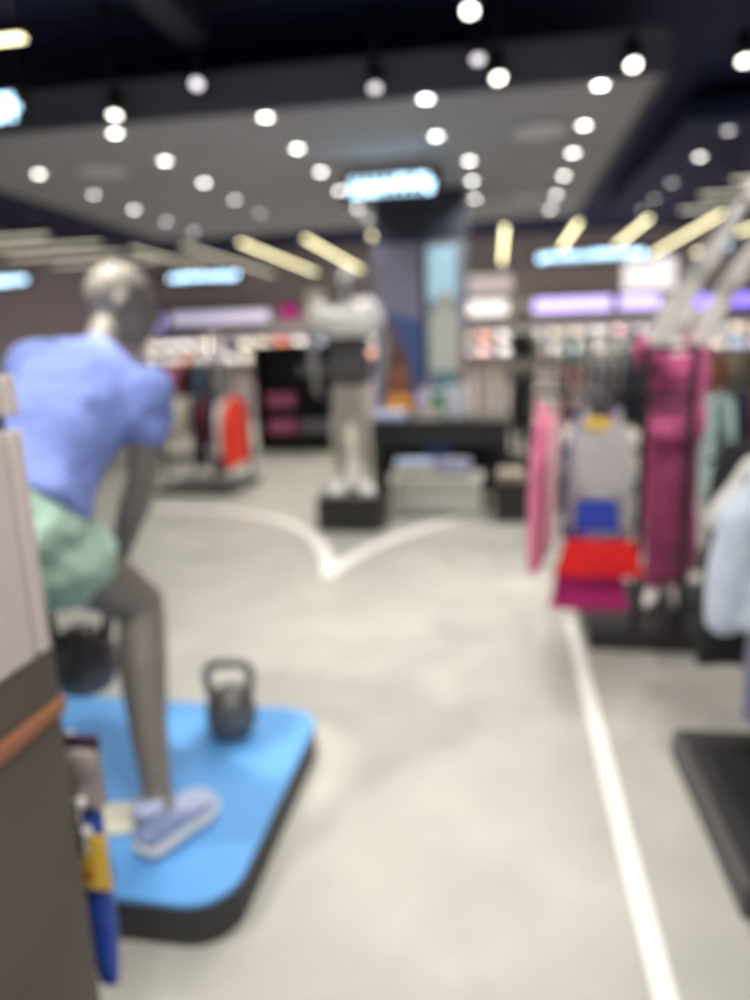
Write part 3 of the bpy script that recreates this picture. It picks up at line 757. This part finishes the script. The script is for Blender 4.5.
t = thing('display_crate', 'black display crate at the right end of the white nesting table', 'crate', (.15, 6.17, 0))
link('shell', new_mesh('shell', bx((0, 0, .155), (.3, .4, .31)), False), M_blackboard, t)
link('lid', new_mesh('lid', bx((0, 0, .318), (.32, .42, .016)), False), M_black, t)

FOLD = {}
def folded_mesh(w, d, h):
    key = (w, d, h)
    if key in FOLD: return FOLD[key]
    bm = bmesh.new(); box(bm, (0, 0, h / 2), (w, d, h), 0, h * .3)
    FOLD[key] = fuse('folded', bm, .01, 3, .006, 12, len(FOLD)); return FOLD[key]
def pile(x, y, z, cols, w, d, word, where, h=.03):
    for i, c in enumerate(cols):
        o = link('folded_shirt', folded_mesh(w, d, h), pc(c), None, (x + rnd.uniform(-.008, .008), y, z + .007 + i * (h + .014)), (0, 0, rnd.uniform(-.05, .05)))
        pos = '' if len(cols) == 1 else (', bottom of its pile' if i == 0 else (', top of its pile' if i == len(cols) - 1 else ', middle of its pile'))
        tag(o, 'folded %s shirt %s%s' % (c.replace('_', ' '), where, pos), 'folded shirt', 'folded shirts on the tables')
pile(-.97, 6.6, .832, ['pale_blue', 'pale_blue'], .3, .28, '', 'at the left front of the black table')
pile(-.62, 6.62, .832, ['white', 'grey'], .26, .26, '', 'in the middle front of the black table')
pile(-.72, 6.32, .362, ['beige', 'cream', 'pale_blue'], .36, .3, '', 'at the left of the white nesting table')
pile(-.36, 6.32, .362, ['grey', 'pale_blue', 'lavender'], .3, .3, '', 'at the right of the white nesting table')
pile(.15, 6.17, .328, ['beige', 'beige'], .24, .28, '', 'on the black crate', .035)

def bottle(x, y, z, r, hh, m, capm, label):
    t = thing('shaker_bottle', label, 'bottle', (x, y, z))
    bm = bmesh.new(); lathe(bm, [(r * .85, 0), (r * .95, .01), (r, hh * .4), (r * .95, hh * .7), (r * .62, hh * .84), (r * .6, hh * .87)]); link('flask', new_mesh('flask', bm), m, t)
    bm = bmesh.new(); lathe(bm, [(r * .68, hh * .86), (r * .68, hh * .97), (r * .4, hh)]); link('cap', new_mesh('cap', bm), capm, t)
t = thing('display_bag', 'amber and brown sports bag standing on the left of the black table', 'bag', (-.93, 6.86, .84))
bm = bmesh.new(); loft(bm, [(V((0, 0, z)), V((1, 0, 0)), V((0, 1, 0)), w, d) for z, w, d in ((0, .14, .08), (.05, .15, .09), (.15, .13, .08), (.22, .1, .06))], 24, 3); link('lower_body', fuse('bagl', bm, .01, 3, .006, 12, 1), mat('amber_nylon', (.62, .28, .035), .5), t)
bm = bmesh.new(); loft(bm, [(V((0, 0, z)), V((1, 0, 0)), V((0, 1, 0)), w, d) for z, w, d in ((.2, .105, .065), (.28, .11, .06), (.4, .09, .05), (.46, .05, .03))], 24, 3); link('upper_body', fuse('bagu', bm, .01, 3, .006, 12, 2), mat('brown_nylon', (.2, .07, .035), .6), t)
bm = bmesh.new(); tube(bm, [(-.05, 0, .44), (-.04, 0, .52), (0, 0, .545), (.04, 0, .52), (.05, 0, .44)], .01); link('handle', new_mesh('handle', bm), M_black, t)
bottle(-.68, 6.84, .832, .075, .30, mat('lilac_plastic', (.5, .46, .6), .35), mat('rose_plastic', (.45, .22, .28), .4), 'lilac bottle with a rose cap beside the amber bag on the black table')
bottle(-.55, 6.9, .832, .05, .26, mat('green_plastic', (.03, .35, .1), .35), M_white, 'green bottle with a white cap in the middle of the black table')
bottle(-.6, 6.76, .832, .035, .15, mat('gold_plastic', (.6, .38, .03), .35), M_black, 'small yellow bottle with a black cap in front of the green bottle')
t = thing('display_box', 'pale blue-white upright carton at the right of the black table', 'box', (-.37, 6.84, .832))
link('carton', new_mesh('carton', bx((0, 0, .15), (.2, .13, .3)), False), mat('pale_carton', (.62, .64, .74), .5), t)
link('flap', new_mesh('flap', bx((0, 0, .305), (.2, .135, .01)), False), mat('teal_carton', (.2, .4, .45), .5), t)
t = thing('gift_box', 'blue box standing under the black table behind the folded shirts', 'box', (-.55, 6.85, 0))
link('carton', new_mesh('carton', bx((0, 0, .33), (.26, .2, .66)), False), mat('blue_carton', (.05, .17, .42), .5), t)
link('lid', new_mesh('lid', bx((0, 0, .665), (.27, .21, .03)), False), mat('navy_carton', (.03, .06, .2), .5), t)

# posters on the column (flat prints, plain shapes)
def poster(x0, x1, z0, z1, shapes, back, label):
    w, hh = x1 - x0, z1 - z0
    t = thing('poster', label, 'poster', ((x0 + x1) / 2, 7.22, z0))
    link('poster_backing', new_mesh('poster_backing', bx((0, .02, hh / 2), (w, .03, hh), 0, .002), False), back, t)  # flat backing sheet of the poster, behind the printed shapes
    for i, (nm, poly, m) in enumerate(shapes):
        bm = bmesh.new()
        f0 = [bm.verts.new((px * w - w / 2, .004 - .001 * i, pz * hh)) for px, pz in poly]; f1 = [bm.verts.new((px * w - w / 2, .006, pz * hh)) for px, pz in poly]
        n = len(poly)
        for k in range(n): bm.faces.new((f0[k], f0[(k + 1) % n], f1[(k + 1) % n], f1[k]))
        bm.faces.new(f0); bm.faces.new(list(reversed(f1)))
        link(nm, new_mesh(nm, bm, False), m, t)
def ell(cx, cz, rx, rz_, n=20): return [(cx + rx * math.cos(2 * PI * i / n), cz + rz_ * math.sin(2 * PI * i / n)) for i in range(n)]
poster(-1.22, -.73, .85, 2.5, [
    ('printed_field', [(.0, .0), (1, .0), (1, .56), (0, .62)], mat('print_blue', (.06, .11, .3), .6)),
    ('printed_figure', [(.28, 0), (.2, .2), (.26, .38), (.4, .46), (.55, .42), (.75, .3), (.8, 0)], mat('print_brown', (.17, .075, .055), .6)),
    ('printed_head', ell(.38, .5, .09, .05), mat('print_brown2', (.2, .09, .07), .6))],
    mat('print_lilac', (.24, .23, .33), .6, var=.12, vscale=3), 'lilac and blue poster with a brown figure on the left of the column')
poster(-.68, -.29, .9, 2.5, [
    ('printed_sky', [(.05, .66), (.75, .66), (.75, .97), (.05, .97)], mat('print_sky_glow', (.45, .72, .88), .6, emit=.25, ecol=(.5, .8, 1))),  # light put into the print: the sky patch glows by itself
    ('printed_shirt', [(.12, .22), (.08, .52), (.25, .62), (.6, .63), (.82, .55), (.8, .22)], mat('print_white', (.6, .62, .58), .6)),
    ('printed_arm', [(.8, .15), (.82, .5), (.92, .42), (.95, .15)], mat('print_skin', (.4, .24, .17), .6)),
    ('printed_trousers', [(.15, .0), (.13, .22), (.8, .22), (.75, 0)], mat('print_teal', (.12, .26, .33), .6)),
    ('printed_head', ell(.47, .67, .14, .055), mat('print_pale', (.62, .55, .48), .6))],
    mat('print_grey', (.3, .34, .4), .6), 'pale poster with a white shirt figure on the right of the column')

# headless mannequin behind the table
t = thing('plinth', 'low dark plinth under the headless mannequin behind the table', 'plinth', (.3, 8.25, 0))
link('block', new_mesh('block', bx((0, 0, .1), (.5, .5, .2)), False), M_blackboard, t)
link('top_board', new_mesh('top_board', bx((0, 0, .206), (.52, .52, .012)), False), M_black, t)
Cf = stand_fig(.3, 8.25, .212, 1.74, True, -.9, dict(elR=(-.24, .06, 1.17), wrR=(-.16, -.12, 1.0), elL=(.24, .06, 1.17), wrL=(.16, -.12, 1.0)))
t = thing('mannequin', 'grey mannequin in a black top and black leggings behind the table', 'mannequin', (.3, 8.25, .212))
own(link('body', Cf.body(.012), mat('mannequin_mid', (.24, .22, .2), .45)), t)
bm = bmesh.new(); Cf.torso(bm, .48, 1.0, .02); own(link('tank_top', fuse('tank2', bm, .012, 4, .006, 8, 4), pc('black')), t)
bm = bmesh.new(); Cf.torso(bm, -.2, .22, .016); Cf.leg(bm, 1, 0, 1.9, .014); Cf.leg(bm, -1, 0, 1.9, .014); own(link('leggings', fuse('legg2', bm, .012, 4, .004, 8, 4), pc('black')), t)

# ================================================================== RIGHT: magenta mannequin, rack and outfits
t = thing('display_platform', 'low black platform under the magenta mannequin and the black rack', 'platform', (.95, 3.78, 0))
link('plinth_body', new_mesh('plinth_body', bx((0, 0, .045), (.96, .8, .09)), False), M_blackboard, t)
link('top_board', new_mesh('top_board', bx((0, 0, .095), (.97, .81, .01), 0, .003), False), M_black, t)
sR, sL = at(650, 352, 3.72), at(690, 356, 3.95)
up1, up2 = at(753, 190, 3.45), at(772, 226, 3.62)
Df = stand_fig(.91, 3.85, .1, 1.76, True, -1.15, {}, shR=at(651, 353, 3.74), shL=at(692, 353, 3.9), knR=V((.87, 3.82, .6)), knL=V((.98, 3.86, .6)), anR=V((.86, 3.85, .2)), anL=V((.99, 3.89, .2)), toR=V((.80, 3.68, .13)), toL=V((.95, 3.7, .13)), armk=1.6, legk=1.1)
Df.elR = at(694, 280, 3.62); Df.wrR = at(738, 212, 3.5); Df.elL = at(724, 296, 3.8); Df.wrL = at(762, 236, 3.66)
Df.headc = at(676, 316, 3.86); Df.hd = V((.3, -.8, -.1)); Df.hup = V((.45, 0, 1)); Df.curl = .15
Df.prep()
t = thing('mannequin', 'pale mannequin in a magenta outfit stretching both arms up to the right', 'mannequin', (.93, 3.85, .1))
own(link('body', Df.body(.009), M_pale), t)
m_mag = cloth('magenta_knit', (.42, .07, .19))
bm = bmesh.new(); Df.torso(bm, .02, 1.0, .02); Df.arm(bm, 1, 0, .3, .02); Df.arm(bm, -1, 0, .3, .02); tp = own(link('top', fuse('top3', bm, .01, 5, .008, 8, 9), m_mag), t)
bm = bmesh.new(); Df.torso(bm, -.2, .1, .02); Df.leg(bm, 1, 0, 1.92, .02, .008); Df.leg(bm, -1, 0, 1.92, .02, .008); own(link('leggings', fuse('legg3', bm, .01, 5, .006, 8, 3), m_mag), t)

# front rack with outfits
t = thing('clothes_rack', 'black square-framed rack carrying the pink, grey and red outfits beside the magenta mannequin', 'clothes rack', (.8, 3.47, .1))
for x in (-.105, .105):
    link('upright', new_mesh('upright', bx((x, 0, .68), (.032, .032, 1.36), 0, .003), False), M_black, t)
link('top_bar', new_mesh('top_bar', bx((0, 0, 1.36), (.242, .032, .032), 0, .003), False), M_black, t)
for z in (1.14, 1.08):
    link('crossbar', new_mesh('crossbar', bx((0, 0, z), (.18, .03, .03), 0, .003), False), M_black, t)
for y, z, L in ((0, 1.16, .5), (.09, 1.16, .66), (.21, 1.16, .57), (-.05, .685, .42), (-.095, .50, .42), (.0, .385, .42)):
    bm = bmesh.new(); cyl(bm, (-.105, y, z), (-L, y, z), .011 if z > 1 else .006); link('side_arm', new_mesh('side_arm', bm), M_black if z > 1 else M_chrome, t)
for z in (1.16, .5):
    link('depth_bar', new_mesh('depth_bar', bx((-.105, .08, z), (.024, .32, .024), 0, .003), False), M_black, t)
G1 = 'outfits on the black rack beside the magenta mannequin'
garment('jacket', 'sports_jacket', 'pink', pc('pink'), (.235, 3.56, 1.26), 1.42, 'pink jacket hanging sideways at the outer end of the black rack', 'jacket', G1, 1.0, 0, 1.12, .6)
garment('longsleeve', 'long_sleeved_top', 'pale_pink', pc('pale_pink'), (.296, 3.56, 1.26), 1.45, 'pale pink long-sleeved top between the pink jacket and the grey tank top', 'shirt', G1, .98, 0, 1.0, .4)
garment('tank', 'tank_top', 'magenta', pc('magenta'), (.515, 3.68, 1.26), .0, 'magenta tank top hanging at the back, behind the blue and grey tank tops', 'shirt', G1, .86, 0, 1.05, .8, False)
gt = garment('tank', 'tank_top', 'grey', cloth('pale_grey', (.5, .47, .49)), (.505, 3.47, 1.26), 0, 'pale grey tank top with a yellow tag at the neck, front of the black rack', 'shirt', G1, .86, 0, 1.03, .8, False)
lb = link('neck_tag', new_mesh('neck_tag', bx((-.03, -.045, -.155), (.13, .008, .055), 0, .002), False), mat('yellow_tag', (.95, .62, .09), .5), gt); lb['label'] = 'yellow tag at the neck'
garment('tank', 'tank_top', 'blue', pc('blue'), (.5, 3.56, 1.26), 0, 'long blue tank top whose hem shows below the grey tank top', 'shirt', G1, .9, 0, 1.08, .8, False)
garment('shorts', 'sports_shorts', 'blue', pc('blue'), (.49, 3.42, .785), 0, 'small blue shorts hanging over the hem of the grey tank top', 'shorts', G1, .6, 0, .85, .6, False)
garment('shorts', 'sports_shorts', 'red', pc('red'), (.5, 3.375, .60), 0, 'bright red shorts hanging under the blue shorts', 'shorts', G1, 1.08, 0, .48, .5, False)
garment('shorts', 'sports_shorts', 'magenta', pc('magenta'), (.47, 3.47, .485), 0, 'magenta shorts, lowest on the black rack under the red shorts', 'shorts', G1, 1.0, 0, .74, .6, False)

# near right: rack with light blue jacket on a black base
t = thing('clothes_rack', 'black rack on a low black base at the right edge, nearest the viewer', 'clothes rack', (.95, 2.09, 0))
link('base', new_mesh('base', bx((.165, 0, .05), (.93, .78, .1)), False), mat('base_grey', (.075, .07, .075), .5), t)
bm = bmesh.new(); box(bm, (.175, 0, .103), (.91, .77, .006), 0, .002); link('base_trim', new_mesh('base_trim', bm, False), M_black, t)
for y in (-.36, .375):
    link('upright', new_mesh('upright', bx((.0, y, .655), (.035, .035, 1.1), 0, .003), False), M_black, t)
bm = bmesh.new(); cyl(bm, (0, -.37, 1.2), (0, .55, 1.2), .0125); link('rail', new_mesh('rail', bm), M_black, t)
G2 = 'garments on the right foreground rack'
garment('puffy', 'puffer_jacket', 'pale_blue', cloth('ice_blue', (.7, .78, .95)), (.95, 2.165, 1.2), .03, 'ice blue puffy jacket on the rack nearest the viewer', 'jacket', G2, .95, 0, .8, .8)
garment('leggings', 'sports_leggings', 'lavender', pc('lavender'), (.95, 2.29, 1.2), .0, 'lavender grey leggings hanging just behind the ice blue jacket', 'leggings', G2, 1.0, 0, 1.0, .6)
garment('tee', 't_shirt', 'white', pc('white'), (.97, 2.37, 1.2), .0, 'white t-shirt behind the ice blue jacket and the lavender leggings', 'shirt', G2, .98, 0, .8, .6)
garment('trousers', 'track_trousers', 'black', pc('black'), (.95, 2.54, 1.2), 0, 'black trousers at the far end of the foreground rack behind the white top', 'trousers', G2, 1.2, 0, .72, .8)

# ================================================================== MID-GROUND AND BACKGROUND RACKS
# left rack with the red garment
rack('clothes_rack', 'black clothes rack with the orange-red garment, left behind the bending mannequin', -3.75, -2.68, 7.45, 1.08, (.92, .95, .06))
G3 = 'garments on the rack left behind the bending mannequin'
for k, c, x, lab, s, tl in [('jacket', 'cream', -3.58, 'cream jacket hanging at the left end of the rack with the orange-red garment', .8, .9), ('longsleeve', 'cream', -3.42, 'cream long-sleeved top beside the cream jacket on the rack with the orange-red garment', .8, .8),
                      ('tee', 'maroon', -3.18, 'maroon t-shirt in the middle of the rack with the orange-red garment', .9, .9), ('trousers', 'navy', -3.29, 'navy trousers in the middle of the rack with the orange-red garment', .9, .95), ('trousers', 'navy', -3.07, 'navy trousers right of the maroon t-shirt', .92, 1.0),
                      ('longsleeve', 'white', -2.97, 'white long-sleeved top just left of the orange-red garment', .95, 1.0), ('jacket', 'orange_red', -2.84, 'orange-red jacket hanging at the right end of the left rack', 1.02, 1.05)]:
    nm, w, cat = KN[k]
    garment(k, nm, c, pc(c), (x, 7.45, 1.08), PI / 2 + rnd.uniform(-.06, .06), lab, cat, G3, s, 0, tl, .62 if c not in ('orange_red', 'cream') else .8)
# rack further back on the left
rack('clothes_rack', 'long black clothes rack with dark garments in the left background', -5.4, -3.75, 9.7, 1.42)
fill([(c, k) for c, k in zip(['charcoal', 'black', 'grey', 'charcoal', 'black', 'pink', 'pink', 'maroon', 'black', 'sky', 'charcoal', 'grey'], ['jacket', 'longsleeve', 'jacket', 'trousers', 'jacket', 'tee', 'longsleeve', 'jacket', 'trousers', 'longsleeve', 'jacket', 'tee'])], -5.3, -3.85, 9.7, 1.42, 'long rack in the left background', 'garments on the long left background rack')
rack('clothes_rack', 'low black clothes rack at the far left behind the bending mannequin', -6.9, -5.7, 8.6, 1.35)
fill([('charcoal', 'jacket'), ('navy', 'jacket'), ('red', 'tee'), ('beige', 'longsleeve'), ('charcoal', 'trousers'), ('grey', 'jacket'), ('black', 'jacket')], -6.8, -5.8, 8.6, 1.35, 'low rack at the far left', 'garments on the far left rack')
# black shelf unit with pink boxes
t = thing('shelf_unit', 'black shelf unit with pink boxes in the left background', 'shelf', (-2.95, 10.5, 0))
link('back_panel', new_mesh('back_panel', bx((0, .2, .84), (1.3, .03, 1.56)), False), M_blackboard, t)
link('kick_plate', new_mesh('kick_plate', bx((0, -.0, .05), (1.3, .42, .1)), False), M_blackboard, t)
for x in (-.64, .64): link('side_panel', new_mesh('side_panel', bx((x, 0, .86), (.03, .42, 1.52)), False), M_blackboard, t)
for z in (.26, .66, 1.12, 1.6): link('shelf_board', new_mesh('shelf_board', bx((0, -.0, z), (1.25, .4, .025)), False), M_black, t)
def carton(name, x, y, z, w, d, h, c, label, grp):
    t = thing(name, label, 'box', (x, y, z), 0, grp)
    link('tray', new_mesh('tray', bx((0, 0, h * .38), (w * .97, d * .97, h * .76)), False), c, t)
    link('lid', new_mesh('lid', bx((0, 0, h * .84), (w, d, h * .32)), False), c, t)
m_pinkbox = mat('pink_box', (.62, .16, .3), .6)
for z, nm in ((.275, 'lower'), (.675, 'middle')):
    for i, x in enumerate((-3.32, -3.1)):
        carton('shoe_box', x, 10.46, z, .2, .3, .2, m_pinkbox, 'pink box on the %s shelf of the black unit, %s one' % (nm, ('left', 'right')[i]), 'pink boxes on the black shelf unit')
m_greybox = mat('grey_box', (.2, .2, .22), .6)
for i, x in enumerate((-2.8, -2.55)):
    carton('shoe_box', x, 10.46, 1.135, .22, .3, .16, m_greybox, 'grey box on the upper shelf of the black unit, %s one' % ('left', 'right')[i], 'grey boxes on the black shelf unit')
    carton('shoe_box', x, 10.46, .275, .22, .3, .2, m_greybox, 'grey box on the lower shelf of the black unit, %s one' % ('left', 'right')[i], 'grey boxes on the black shelf unit')
# right background racks
rack('clothes_rack', 'black clothes rack with navy garments beyond the pink outfits', .62, 1.75, 7.5, 1.36)
fill([('maroon', 'longsleeve'), ('rust', 'tee'), ('navy', 'jacket'), ('navy', 'longsleeve'), ('black', 'jacket'), ('navy', 'jacket'), ('black', 'longsleeve'), ('charcoal', 'jacket'), ('navy', 'trousers')], .68, 1.7, 7.5, 1.36, 'navy rack', 'garments on the navy rack')
rack('clothes_rack', 'black clothes rack with teal and white garments in the right background', .7, 2.3, 10.2, 1.6)
fill([('white', 'tee'), ('teal', 'tee'), ('pale_teal', 'longsleeve'), ('white', 'longsleeve'), ('white', 'jacket'), ('white', 'tee'), ('teal', 'tank'), ('grey', 'jacket'), ('white', 'tee')], .8, 2.2, 10.2, 1.6, 'teal rack in the right background', 'garments on the teal rack')
rack('clothes_rack', 'black clothes rack with beige garments beyond the right end of the table', -.25, .12, 10.0, 1.3)
fill([('beige', 'jacket'), ('olive', 'longsleeve'), ('cream', 'tee'), ('beige', 'trousers')], -.22, .1, 10.0, 1.3, 'beige rack beyond the table', 'garments on the beige rack')
rack('clothes_rack', 'small black stand with cream garments at the right end of the table', .32, .62, 6.62, 1.16, (.3, .35, .03))
fill([('cream', 'trousers'), ('white', 'longsleeve'), ('cream', 'longsleeve')], .36, .58, 6.62, 1.16, 'small stand beside the table', 'garments on the small stand')
rack('clothes_rack', 'black clothes rack with pale teal garments behind the magenta mannequin', 1.25, 2.3, 4.95, 1.22)
fill([('pale_teal', 'jacket'), ('pale_teal', 'longsleeve'), ('navy', 'trousers'), ('rust', 'tee'), ('grey', 'jacket'), ('cream', 'tee'), ('beige', 'longsleeve'), ('charcoal', 'jacket')], 1.3, 2.25, 4.95, 1.22, 'pale teal rack', 'garments on the pale teal rack')
rack('clothes_rack', 'black clothes rack with brown garments at the far right', 2.2, 3.6, 8.2, 1.4)
fill([('rust', 'jacket'), ('beige', 'longsleeve'), ('olive', 'jacket'), ('rust', 'longsleeve'), ('charcoal', 'jacket'), ('beige', 'tee'), ('olive', 'trousers'), ('black', 'jacket')], 2.3, 3.5, 8.2, 1.4, 'brown rack at the far right', 'garments on the brown rack')

# ================================================================== WORLD, CAMERA
w = bpy.data.worlds.new('World'); sc.world = w; w.use_nodes = True
w.node_tree.nodes['Background'].inputs['Color'].default_value = (.9, .95, 1.0, 1)
w.node_tree.nodes['Background'].inputs['Strength'].default_value = .5

cam = bpy.data.cameras.new('camera'); co = bpy.data.objects.new('camera', cam); COL.objects.link(co)
cam.sensor_fit = 'VERTICAL'; cam.sensor_height = 36; cam.sensor_width = 27; cam.lens = 25.2
cam.clip_start = .05
R3 = Matrix((RIGHT, UP, -FWD)).transposed()
co.matrix_world = Matrix.Translation(EYE) @ R3.to_4x4()
cam.dof.use_dof = True; cam.dof.focus_distance = .45; cam.dof.aperture_fstop = 2.1; cam.dof.aperture_blades = 0
sc.camera = co
sc.view_settings.view_transform = 'Standard'; sc.view_settings.look = 'None'; sc.view_settings.gamma = 1.0; sc.view_settings.use_curve_mapping = False
sc.view_settings.exposure = 0.0
sc.cycles.use_denoising = True
sc.cycles.max_bounces = 6
sc.cycles.sample_clamp_indirect = 4.0
